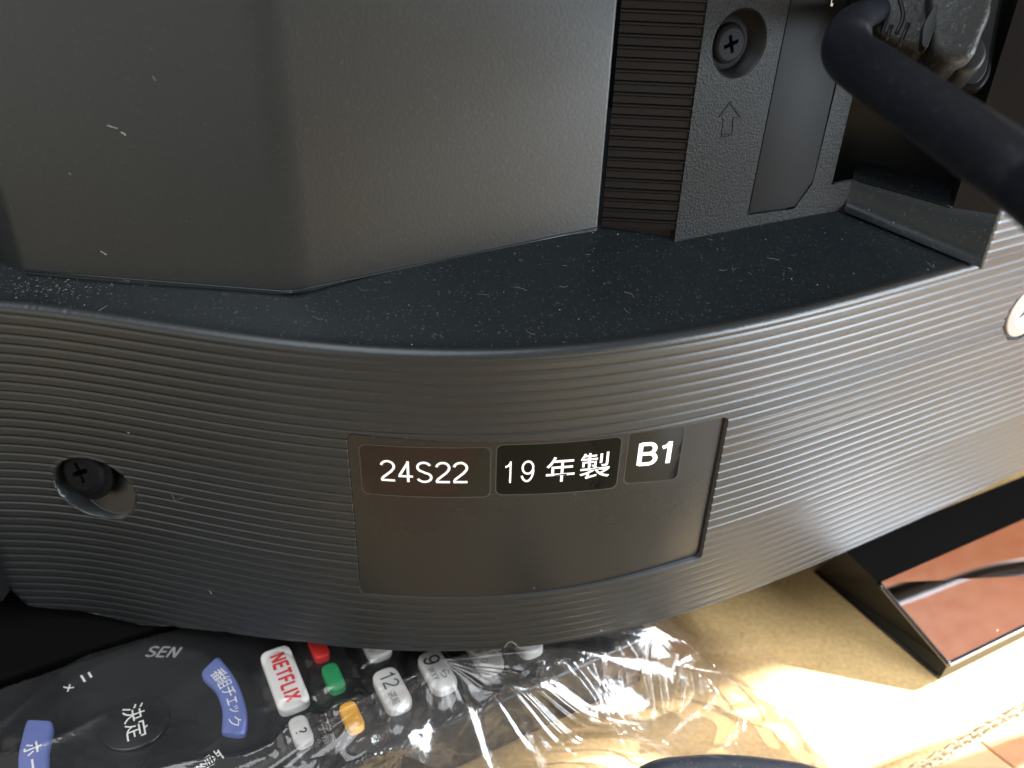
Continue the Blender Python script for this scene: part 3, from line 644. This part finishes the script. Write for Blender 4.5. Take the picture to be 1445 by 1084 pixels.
lens = rounded([qinv(*p, 3) for p in ((1322, 2), (1300, 40), (1299, 68), (1306, 72), (1318, 40))], 2.0, 5)
prism(lens, Q3, 4.3, .1, 'finger_slot', M_dark, cord, h0=1)
for pts in (((1246, -5), (1251, 20), (1244, 49)), ((1268, -5), (1274, 22), (1265, 48)), ((1258, 36), (1250, 57)), ((1282, 33), (1268, 66))):
    pl = [Q3(qinv(x, y, 1.5), 1.55) for x, y in pts]; tube(catmull(pl, 6) if len(pl) > 2 else pl, .42, 'relief_slot', M_dark, slo, seg=8)
# flange of the socket, part of the television
flg = rounded([qinv(*p, -9) for p in ((1436, -60), (1405, 100), (1390, 120), (1240, 100), (1240, -60))], 3.5, 5)
prism(flg, Q3, -12.5, .8, 'socket_flange', M_flap, TV, h0=-15)
flg2 = rounded([qinv(*p, -9) for p in ((1428, -60), (1398, 95), (1384, 112), (1246, 92), (1246, -60))], 3.2, 5)
prism(flg2, Q3, -12.2, .2, 'socket_face', M_dark, TV, h0=-13)
cp = [at_depth(1238, 14, 170), at_depth(1214, 24, 162), at_depth(1198, 46, 150), at_depth(1198, 76, 137), at_depth(1236, 106, 126), at_depth(1300, 150, 116), at_depth(1372, 200, 107), at_depth(1450, 256, 99), at_depth(1560, 335, 93), at_depth(1700, 440, 92)]
p_ = cp[-1]
cp = cp[:9]+[at_depth(1730, 420, 122), np.array([205, 170, -86.]), np.array([285, 206, -92.]), np.array([380, 225, -120.]), np.array([440, 150, ZF+6]), np.array([330, 20, ZT+5]), onz(1400, 1230, ZT+4.5), onz(1180, 1120, ZT+4.5), onz(1085, 1096, ZT+4.5), onz(985, 1092, ZT+4.5), onz(905, 1115, ZT+4.5), onz(850, 1250, ZT+4.5), onz(860, 1400, ZT+4.5)]
cpath = catmull(cp, 12)
tube(cpath, np.interp(np.arange(len(cpath)), [0, 12, 24, 34], [2.6, 2.9, 3.9, 4.2]), 'cable', M_cable, cord, seg=28, center=cp[4])
_a, _b = pinv(1171, 9), pinv(1181, -22)
fit_text('L', 'lettering', M_white, TV, lambda a, b: P3((a, b), .12), (_a[0], _a[1], _b[0], _b[1]), .02)

# ------------------------------------------------------------------ remote control
ZR = -171.0
ra = onz(921, 895, ZR); ax = np.array([math.cos(math.radians(29.8)), math.sin(math.radians(29.8))]); nx = np.array([-ax[1], ax[0]])      # ax to the right, nx away from the camera
R0 = np.append(ra[:2], 0)
remote = empty('remote_control', (R0[0], R0[1], ZT), 'black remote control with blue, white and coloured keys inside a clear bag', 'remote control')
RE = np.append(ax, 0); RN = np.append(nx, 0)
def R3(p, z=0.0): return R0+RE*p[0]+RN*p[1]+np.array([0, 0, ZR+z])
def rinv(px, py, z=0.0): q = onz(px, py, ZR+z)-R0; return np.array([q@RE, q@RN])
RW = 60.0
ro = rounded([(0, 0), (0, RW), (-235, RW), (-235, 0)], 3.5, 5)
body_r = prism(ro, lambda p, z: R3(p, z-18.5), 18.5, 1.3, 'remote_body', M_remote, remote, h0=.4)
lf_o = rounded([R3((-75, RW+2.5))[:2], R3((-250, RW+2.5))[:2], (-300, 262), (-50, 262)], 4, 3)
prism(lf_o, lambda p, z: np.array([p[0], p[1], ZT+.5+z]), 19, 1.0, 'left_stand_base'.replace('left_', ''), M_black, TV)
# text direction on the remote: reads towards -nx (turned a quarter), top towards +ax
def key(cpx, wx, wy, mat, h=2.2, r=2.0, name='key', rot=0.0, bev=.7, back=None):
    """cpx centre pixel on the key top; wx across the remote (reading direction), wy along it"""
    c = rinv(*cpx, h); o = rounded([(-wy/2, -wx/2), (wy/2, -wx/2), (wy/2, wx/2), (-wy/2, wx/2)], r, 6)
    cs, s_ = math.cos(rot), math.sin(rot); o = np.array([(x*cs-y*s_, x*s_+y*cs) for x, y in o])+c
    k = prism(o, lambda p, z: R3(p, z), h, bev, name, mat, body_r, h0=-.5)
    k['_c'] = [float(c[0]), float(c[1]), h, rot]; return k
def keytext(k, s, cpos, w, hgt, mat, bold=.0, shear=0.0):
    """w along reading direction, hgt glyph height; cpos offset (reading, up) from the key centre"""
    cx, cy, h, rot = k['_c']; cs, s_ = math.cos(rot), math.sin(rot)
    def mp(a, b):  # a reading coordinate -> -nx, b up -> +ax
        x, y = b, -a; return R3((cx+x*cs-y*s_, cy+x*s_+y*cs), h+.05)
    return fit_text(s, 'key_lettering', mat, k, mp, (cpos[0]-w/2, cpos[1]-hgt/2, cpos[0]+w/2, cpos[1]+hgt/2), bold, shear)
def rtext(s, cpx, w, hgt, mat, par, bold=.0, rot=0.0, z=.06, dir0=None, shear=0.0):
    c = rinv(*cpx); cs, s_ = math.cos(rot), math.sin(rot)
    def mp(a, b): x, y = b, -a; return R3((c[0]+x*cs-y*s_, c[1]+x*s_+y*cs), z)
    return fit_text(s, 'lettering', mat, par, mp, (-w/2, -hgt/2, w/2, hgt/2), bold, shear)
kN = key((401, 954), 20, 7.6, M_key, 2.4, 2.4); keytext(kN, 'NETFLIX', (.3, .2), 15.5, 4.0, M_redink, .055)
kN['label'] = 'long white key printed NETFLIX in red'
k9 = key((617, 944), 13, 6.6, M_key, 2.4, 2.8); keytext(k9, '9', (-3.2, -.1), 2.8, 4.4, M_ink, .02); keytext(k9, 'WXY', (1.0, -1.4), 4.0, 1.7, M_ink, .0); keytext(k9, 'ら', (2.2, 1.2), 2.3, 2.2, M_ink, .0)
k12 = key((553, 970), 13, 6.6, M_key, 2.4, 2.8); keytext(k12, '12', (-2.2, .3), 4.6, 4.0, M_ink, .005); keytext(k12, '選局', (3.0, -.7), 4.0, 1.9, M_ink, 0)
k6 = key((683, 918), 13, 6.6, M_key, 2.4, 2.8); keytext(k6, 'MNO', (1.5, -1.3), 4.2, 1.8, M_ink, 0); keytext(k6, 'は', (1.5, 1.3), 2.3, 2.2, M_ink, 0); keytext(k6, '6', (-4, 0), 2.8, 4.4, M_ink, .01)
k3 = key((738, 895), 13, 6.6, M_key, 2.4, 2.8); keytext(k3, 'DEF', (2.0, -1.0), 4.2, 1.8, M_ink, 0); keytext(k3, '3', (-3.6, 0), 2.8, 4.4, M_ink, .01)
k8 = key((527, 899), 13, 6.6, M_key, 2.4, 2.8); keytext(k8, 'を', (1.4, -1.2), 2.3, 2.2, M_ink, 0); keytext(k8, '11', (-3.4, 0), 3.4, 4.2, M_ink, .01); keytext(k8, '記号', (3.4, 1.0), 3.0, 1.8, M_ink, 0)
for k_, t_ in ((k9, 'grey-white number key 9 with WXY'), (k12, 'grey-white number key 12 crossed by a light streak'), (k6, 'grey-white key with MNO partly under the television'), (k3, 'grey-white key with DEF nearest the remote end'), (k8, 'grey-white key above 12, mostly hidden')): k_['label'] = t_
kr = key((449, 910), 8.5, 4.0, M_red, 2.3, 2.0, 'colour_key'); kg = key((470, 953), 8.6, 4.2, M_green, 2.3, 2.0, 'colour_key'); ky = key((496, 1008), 8.2, 4.2, M_yellow, 2.3, 2.0, 'colour_key')
kr['label'] = 'red colour key'; kg['label'] = 'green colour key'; ky['label'] = 'yellow colour key'
kq = key((424, 1028), 8.0, 4.4, M_key, 2.3, 2.1); keytext(kq, '?', (.8, 0), 1.5, 2.6, M_ink, .03); kq['label'] = 'small white key with question mark'
rtext('字幕', (462, 1035), 6.0, 3.0, M_greyink, body_r)
# round centre key and blue arcs
cc_ = rinv(192, 1022); disc = prism([cc_+7.6*np.array([math.cos(a), math.sin(a)]) for a in np.linspace(0, 2*math.pi, 48, endpoint=False)], lambda p, z: R3(p, z), 1.0, .5, 'centre_key', M_remote, body_r, h0=-.5)
def discmap(a, b, rot=0.0): x, y = b, -a; cs, s_ = math.cos(rot), math.sin(rot); return R3((cc_[0]+x*cs-y*s_, cc_[1]+x*s_+y*cs), 1.06)
fit_text('決定', 'key_lettering', M_white, disc, discmap, (-5.0, -2.4, 5.0, 2.4), .0)
# thin ring around the centre pad
def arc_key(pts_out, pts_in, name_label):
    po = catmull([rinv(*p, 1.5) for p in pts_out], 3); pi_ = catmull([rinv(*p, 1.5) for p in pts_in], 3)
    rs = lambda q: catmull(q, 4)
    L1 = np.linspace(0, 1, 40); par = lambda q: np.stack([np.interp(L1, np.linspace(0, 1, len(q)), q[:, c]) for c in (0, 1)], 1)
    A_, B_ = par(po), par(pi_); v = []; us = np.array([0, 0, .04, .10, .2, .35, .5, .65, .8, .9, .96, 1, 1]); wA = np.linalg.norm(A_[20]-B_[20]); LL = np.linalg.norm(np.diff((A_+B_)/2, axis=0), axis=1).sum()
    for a_i in range(-1, 41):
        ai = min(max(a_i, 0), 39); de = min(ai, 39-ai)/39*LL
        for ui, u in enumerate(us):
            du = min(u, 1-u)*wA; e = min(de, du); cr2 = 1.3; z = 1.6-.5*(1-min(e/.6, 1))**2
            ins = 0
            if de < cr2: ins = (cr2-math.sqrt(max(0, cr2**2-(cr2-de)**2)))/wA
            uu = ins+(1-2*ins)*u
            if ui in (0, len(us)-1) or a_i in (-1, 40): z = -.5
            v.append(R3(A_[ai]*(1-uu)+B_[ai]*uu, z))
    fc = grid_faces(42, len(us)); q0_, q1_, q2_ = [np.array(v[i]) for i in fc[20*(len(us)-1)+5][:3]]
    if np.cross(q1_-q0_, q2_-q0_)[2] < 0: fc = [f[::-1] for f in fc]
    k = sharp(obj('arc_key', v, fc, M_blue, body_r), 50); k['label'] = name_label; return k, po, pi_
k1, po, pi_ = arc_key([(306, 927), (312, 930), (333, 958), (346, 992), (349, 1016), (345, 1038)], [(284, 948), (287, 957), (304, 974), (313, 1000), (313, 1022), (312, 1034)], 'blue arc key printed with white Japanese characters right of the round key')
mid = (catmull([(p+q)/2 for p, q in zip([rinv(*p, 1.6) for p in [(309, 930), (330, 953), (345, 990), (349, 1016), (345, 1038)]], [rinv(*p, 1.6) for p in [(287, 951), (303, 972), (312, 997), (314, 1018), (313, 1034)]])], 20))
cum = np.concatenate([[0], np.cumsum(np.linalg.norm(np.diff(mid, axis=0), axis=1))])
for i, chx in enumerate('番組チェック'):
    t = cum[-1]*([.15, .29, .44, .57, .69, .84][i]); j = min(int(np.searchsorted(cum, t)), len(mid)-2); p = mid[j]; d = mid[j+1]-mid[j]; d /= np.linalg.norm(d); nn_ = np.array([-d[1], d[0]]); s_ = [3.3, 3.3, 3.0, 2.2, 2.0, 2.9][i]
    fit_text(chx, 'key_lettering', M_white, k1, lambda a, b, p=p, d=d, nn_=nn_: R3(p+d*a+nn_*b, 1.66), (-s_/2, -s_/2, s_/2, s_/2), .0)
k2, _, _ = arc_key([(38, 1015), (33, 1030), (25, 1070), (30, 1110), (45, 1150)][::-1], [(73, 1017), (74, 1030), (68, 1060), (70, 1100), (82, 1140)][::-1], 'blue arc key at lower left with white Japanese characters')
def pixtext(s, par, cpx, dpx, w, hgt, mat, z, bold=0.0, shear=0.0):
    """reading direction given by a second pixel"""
    c = rinv(*cpx, z); d = rinv(*dpx, z)-c; d /= np.linalg.norm(d); n_ = np.array([-d[1], d[0]])
    return fit_text(s, 'lettering', mat, par, lambda a, b: R3(c+d*a+n_*b, z), (-w/2, -hgt/2, w/2, hgt/2), bold, shear)
pixtext('ホ', k2, (46, 1056), (52, 1095), 3.4, 3.6, M_white, 1.66, .01); pixtext('ー', k2, (46, 1078), (50, 1110), 2.6, .5, M_white, 1.66, .0)
pixtext('ム', k2, (52, 1104), (60, 1130), 3.2, 3.2, M_white, 1.66, .0)
pixtext('SEN', body_r, (231, 920), (290, 922), 8.6, 3.6, M_greyink, .06, .03, .2)
pixtext('ニ', body_r, (122, 955), (150, 1000), 2.6, 2.2, M_white, .06, .03); pixtext('メ', body_r, (97, 970), (120, 1010), 2.4, 2.0, M_white, .06, .02)
pixtext('番', body_r, (302, 1070), (318, 1100), 3.8, 3.8, M_white, .06, .01); pixtext('組', body_r, (284, 1088), (300, 1118), 3.8, 3.8, M_white, .06, .01)

# ------------------------------------------------------------------ clear bag over the remote
def xy(px, py):
    a = onz(px, py, ZR+1)
    q = a-R0
    if q@RN > -1 and q@RE < 1: return a[:2]
    return onz(px, py, (ZT+ZR)/2 if (q@RN > -14 and q@RE < 8) else ZT+2)[:2]
folds = [  # pixels, height, half width
 ([(620, 953), (540, 985), (450, 1020), (390, 1052), (330, 1075), (200, 1100)], 2.6, 1.3),
 ([(615, 957), (570, 1000), (530, 1045), (500, 1100)], 3.0, 1.6), ([(622, 960), (625, 1000), (640, 1060), (645, 1100)], 1.8, .9),
 ([(630, 960), (660, 1010), (655, 1060), (640, 1100)], 3.2, 2.0), ([(635, 955), (700, 985), (790, 1010), (880, 1050), (960, 1100)], 4.0, 2.0),
 ([(635, 952), (720, 955), (800, 975), (900, 1040), (1000, 1100)], 2.5, 1.6), ([(610, 955), (520, 1010), (440, 1100)], 2.2, 1.4),
 ([(600, 960), (480, 1035), (380, 1100)], 1.8, 2.2), ([(640, 955), (700, 965), (780, 1000)], 1.4, .8),
 ([(782, 900), (762, 930), (760, 965), (785, 990), (840, 1030), (900, 1080)], 4.5, 1.5), ([(800, 905), (830, 940), (828, 965), (790, 975), (765, 975)], 3.2, 1.2),
 ([(835, 940), (850, 985), (870, 1030)], 3.0, .8), ([(850, 935), (870, 975), (885, 1025)], 3.0, .9), ([(878, 910), (900, 960), (915, 1010)], 3.5, 1.4),
 ([(905, 905), (925, 950), (935, 1010)], 2.5, 1.2), ([(920, 903), (975, 945), (1040, 975), (1120, 1010)], 4.0, 1.4), ([(870, 925), (920, 915), (925, 905)], 1.5, 1.0),
 ([(950, 870), (1010, 930), (1075, 985), (1110, 1040)], 2.8, 1.5), ([(975, 865), (1040, 920), (1100, 985), (1150, 1060)], 2.0, 1.8), ([(830, 1000), (860, 960), (880, 1000), (860, 1040), (830, 1040)], 2.0, 1.0),
 ([(930, 940), (955, 960), (960, 1000), (930, 1040)], 2.4, 1.3), ([(960, 950), (1000, 990), (960, 1020), (920, 1060)], 2.2, 1.5), ([(1000, 985), (1040, 1010), (1020, 1050), (960, 1075)], 2.0, 1.3),
 ([(560, 925), (520, 955), (440, 985), (360, 1000)], .8, .7), ([(200, 885), (120, 930), (0, 1020)], .9, 1.6), ([(160, 870), (60, 905), (-20, 925)], .9, 1.6), ([(160, 1010), (80, 1050), (0, 1075)], .8, 1.6),
 ([(330, 1030), (300, 1060), (240, 1090)], .5, .6), ([(560, 900), (545, 930), (500, 945), (470, 990)], .9, .6), ([(575, 895), (545, 925), (530, 950)], .9, .5), ([(700, 1000), (740, 1040), (760, 1090)], 1.4, 1.0),
]
FX = np.arange(-165, 118, .62); FY = np.arange(72, 232, .62)
GX, GY = np.meshgrid(FX, FY); q0 = (GX-R0[0])*ax[0]+(GY-R0[1])*ax[1]; q1 = (GX-R0[0])*nx[0]+(GY-R0[1])*nx[1]
ddx = np.maximum(q0, 0); ddy = np.maximum(np.maximum(-q1, q1-RW), 0); dist = np.sqrt(ddx**2+ddy**2)
spread = 15+9*np.clip(ddx/12, 0, 1)
hh = (ZT+.7)+(ZR-ZT+1.0)*(1-np.clip(dist/spread, 0, 1))**1.6
hh = np.where(dist <= 0, ZR+.45, hh)
keyh = np.zeros_like(hh)
for k_ in [o for o in bpy.data.objects if o.name.startswith(('key', 'colour_key')) and '_c' in o]:
    c0, c1 = k_['_c'][0], k_['_c'][1]; keyh = np.maximum(keyh, 2.5*(1-smoothstep(4, 9, np.sqrt(((q0-c0)/.8)**2+((q1-c1)/1.5)**2))))
for k_, c_ in ((None, cc_),): keyh = np.maximum(keyh, 2.1*(1-smoothstep(20, 30, np.sqrt((q0-c_[0])**2+(q1-c_[1])**2))))
hh = hh+keyh*np.exp(-(dist/6)**2)
add = np.zeros_like(hh)
for pts, h_, w_ in folds:
    pl = catmull([xy(*p) for p in pts], 5); L_ = np.concatenate([[0], np.cumsum(np.linalg.norm(np.diff(pl, axis=0), axis=1))])
    best = np.full(hh.shape, 1e9); par = np.zeros_like(hh)
    for i in range(len(pl)-1):
        a, b = pl[i], pl[i+1]; ab = b-a; l2 = ab@ab+1e-9; t = np.clip(((GX-a[0])*ab[0]+(GY-a[1])*ab[1])/l2, 0, 1)
        d = np.hypot(GX-a[0]-ab[0]*t, GY-a[1]-ab[1]*t); m_ = d < best; best = np.where(m_, d, best); par = np.where(m_, (L_[i]+t*(L_[i+1]-L_[i]))/L_[-1], par)
    env = .35+.65*np.sin(np.clip(par, 0, 1)*math.pi)**.5
    ridge = 1.25*h_*env*np.exp(-(best/(w_*1.15))**1.05)
    add = np.maximum(add, ridge)+.25*np.minimum(add, ridge)
cr_ = np.array([[noise.noise(Vector((x*.055, y*.055, 0)))*1.1+noise.noise(Vector((x*.13+y*.05, y*.16, 3)))*.6+noise.noise(Vector((x*.35, y*.35, 6)))*.13 for x in FX[::2]] for y in FY[::2]])
cr_ = np.repeat(np.repeat(cr_, 2, 0), 2, 1)[:hh.shape[0], :hh.shape[1]]
for _ in range(2): cr_[1:-1, 1:-1] = (cr_[1:-1, 1:-1]*2+cr_[:-2, 1:-1]+cr_[2:, 1:-1]+cr_[1:-1, :-2]+cr_[1:-1, 2:])/6
wr = np.where(dist > 0, 1.0, .35)
hh = hh+add*np.where(dist > 0, 1, .75)+np.abs(cr_)*.75*wr
# the bag passes under the television: keep it below the bottom edge there
under = np.interp(GX, cols, Yr(cols)) < GY+6
hh = np.where(under, np.minimum(hh, -163.0), hh)
# outline of the bag on the cardboard
br = np.array([xy(*p) for p in ((985, 862), (1080, 960), (1160, 1040), (1210, 1110))])
edge_x = np.interp(GY, br[::-1, 1], br[::-1, 0]); inside = GX < edge_x
fk = (inside & ~((q1 > RW-1.5) & (q0 < -60)))[:-1, :-1]
film = obj('plastic_bag', np.stack([GX, GY, hh], -1).reshape(-1, 3), grid_faces(len(FY), len(FX), fk), M_film, None)
tag(film, 'crumpled clear plastic bag wrapped around the black remote control', 'plastic bag')

# loose outer fold of the bag: a taut fan gathered at one point, spreading over the cardboard
gp = xy(622, 956); fan = [xy(*p) for p in ((330, 1110), (470, 1120), (610, 1130), (760, 1130), (930, 1130), (1090, 1120), (1190, 1090), (1120, 960), (1020, 905), (930, 880))]
fan = catmull([np.append(p, 0) for p in fan], 14)[:, :2]; nf = len(fan); nt_ = 60; fv = []
hz = lambda x, y: hh[int(np.clip(round((y-FY[0])/.62), 0, len(FY)-1)), int(np.clip(round((x-FX[0])/.62), 0, len(FX)-1))]
hs = hh.copy()
for _ in range(60): hs[1:-1, 1:-1] = (hs[:-2, 1:-1]+hs[2:, 1:-1]+hs[1:-1, :-2]+hs[1:-1, 2:])/4
def hz(x, y):
    a, b = np.clip((x-FX[0])/.62, 0, len(FX)-2), np.clip((y-FY[0])/.62, 0, len(FY)-2); i0, j0 = int(b), int(a); fy, fx = b-i0, a-j0
    return (hs[i0, j0]*(1-fx)+hs[i0, j0+1]*fx)*(1-fy)+(hs[i0+1, j0]*(1-fx)+hs[i0+1, j0+1]*fx)*fy
for i, p in enumerate(fan):
    for k in range(nt_):
        t = (k/(nt_-1)); q = gp+(p-gp)*t; r_ = np.linalg.norm(q-gp)
        w1 = 1-abs(noise.noise(Vector((i*.085, t*.3, 8))))*2.0; w2 = noise.noise(Vector((i*.06, t*.8, 2)))
        z = hz(q[0], q[1])+.9+min(r_*.14, 2.8)*max(0, w1)**1.7+min(r_*.12, 3.0)*(.6+w2)+2.6*math.exp(-r_/9)+.9*(1-abs(math.sin(i*.32+1)))**5*min(1, r_/6)
        u_ = float(np.interp(q[0], cols, Yr(cols)))
        if q[1] > u_-4: z = min(z, -162.2)
        fv.append((q[0], q[1], z))
fl2 = obj('loose_fold', fv, grid_faces(nf, nt_), M_film, film)

# ------------------------------------------------------------------ lint and dust fibres
lv_, lf_ = [], []
def fibre(p, L_, up=0.25, r=.05):
    pts = [np.array(p)+np.array([0, 0, .15])]; a = random.uniform(0, 6.28)
    for i in range(5): a += random.uniform(-.8, .8); pts.append(pts[-1]+np.array([math.cos(a)*L_/5, math.sin(a)*L_/5*.7, 0]))
    pts = np.array(pts); pts[:, 2] = [float(ledge_z(q[0], q[1]))+.3 for q in pts]
    o0 = len(lv_)
    for q in pts:
        for k in range(3): lv_.append(q+r*np.array([math.cos(k*2.1), math.sin(k*2.1), math.sin(k*2.1+1)]))
    for i in range(5):
        for k in range(3): l = (k+1) % 3; lf_.append([o0+i*3+k, o0+i*3+l, o0+i*3+3+l, o0+i*3+3+k])
for _ in range(48):
    px = random.uniform(10, 1350); py = random.uniform(340, 480); p = onledge(px, py); 
    if abs(p[1]-Yr(p[0])) < 45 and p[1] > Yr(p[0])+3: fibre(p, random.uniform(.8, 3.2), r=random.choice([.018, .028]))
def strand(P, r):
    P = np.array(P); o0 = len(lv_)
    for q in P:
        for k in range(4): a = k*math.pi/2; lv_.append(q+r*(RT*math.cos(a)+UP*math.sin(a)))
    for i in range(len(P)-1):
        for k in range(4): l = (k+1) % 4; lf_.append([o0+i*4+k, o0+i*4+l, o0+i*4+4+l, o0+i*4+4+k])
def onband(px, py): x, v_ = inv(px, py); return S(x, v_, .12)
hn = np.array([(C2-C1)[1], -(C2-C1)[0], 0]); hn /= np.linalg.norm(hn)
for pts, r in (([(712, 913), (716, 907), (722, 905), (727, 908), (730, 913), (735, 913)], .11), ([(296, 833), (299, 838)], .12), ([(243, 697), (247, 707), (262, 700)], .035), ([(140, 438), (152, 431)], .05), ([(618, 655), (620, 657)], .08), ([(848, 668), (851, 670)], .07)):
    strand([onband(*p) for p in pts], r)
for pts, r in (([(152, 177), (158, 179), (166, 181)], .14), ([(172, 187), (177, 190)], .22), ([(216, 108), (220, 114)], .06), ([(143, 355), (150, 359)], .16), ([(98, 244), (100, 246)], .08)):
    strand([onplane(*p, C1, hn)+hn*.1 for p in pts], r)
for _ in range(150):
    px, py = random.gauss(70, 45), random.gauss(408, 7); p = onledge(px, py) if px > -10 else None
    if p is not None and p[1] > Yr(p[0])+2: fibre(p, random.uniform(.15, .6), r=random.choice([.03, .05, .07]))
lint = obj('dust_fibres', lv_, lf_, M_lint, None); tag(lint, 'pale lint and dust fibres scattered on the dusty black ledge', 'dust', kind='stuff')

for o in bpy.data.objects:
    for k in ('_w', '_c'):
        if k in o: del o[k]
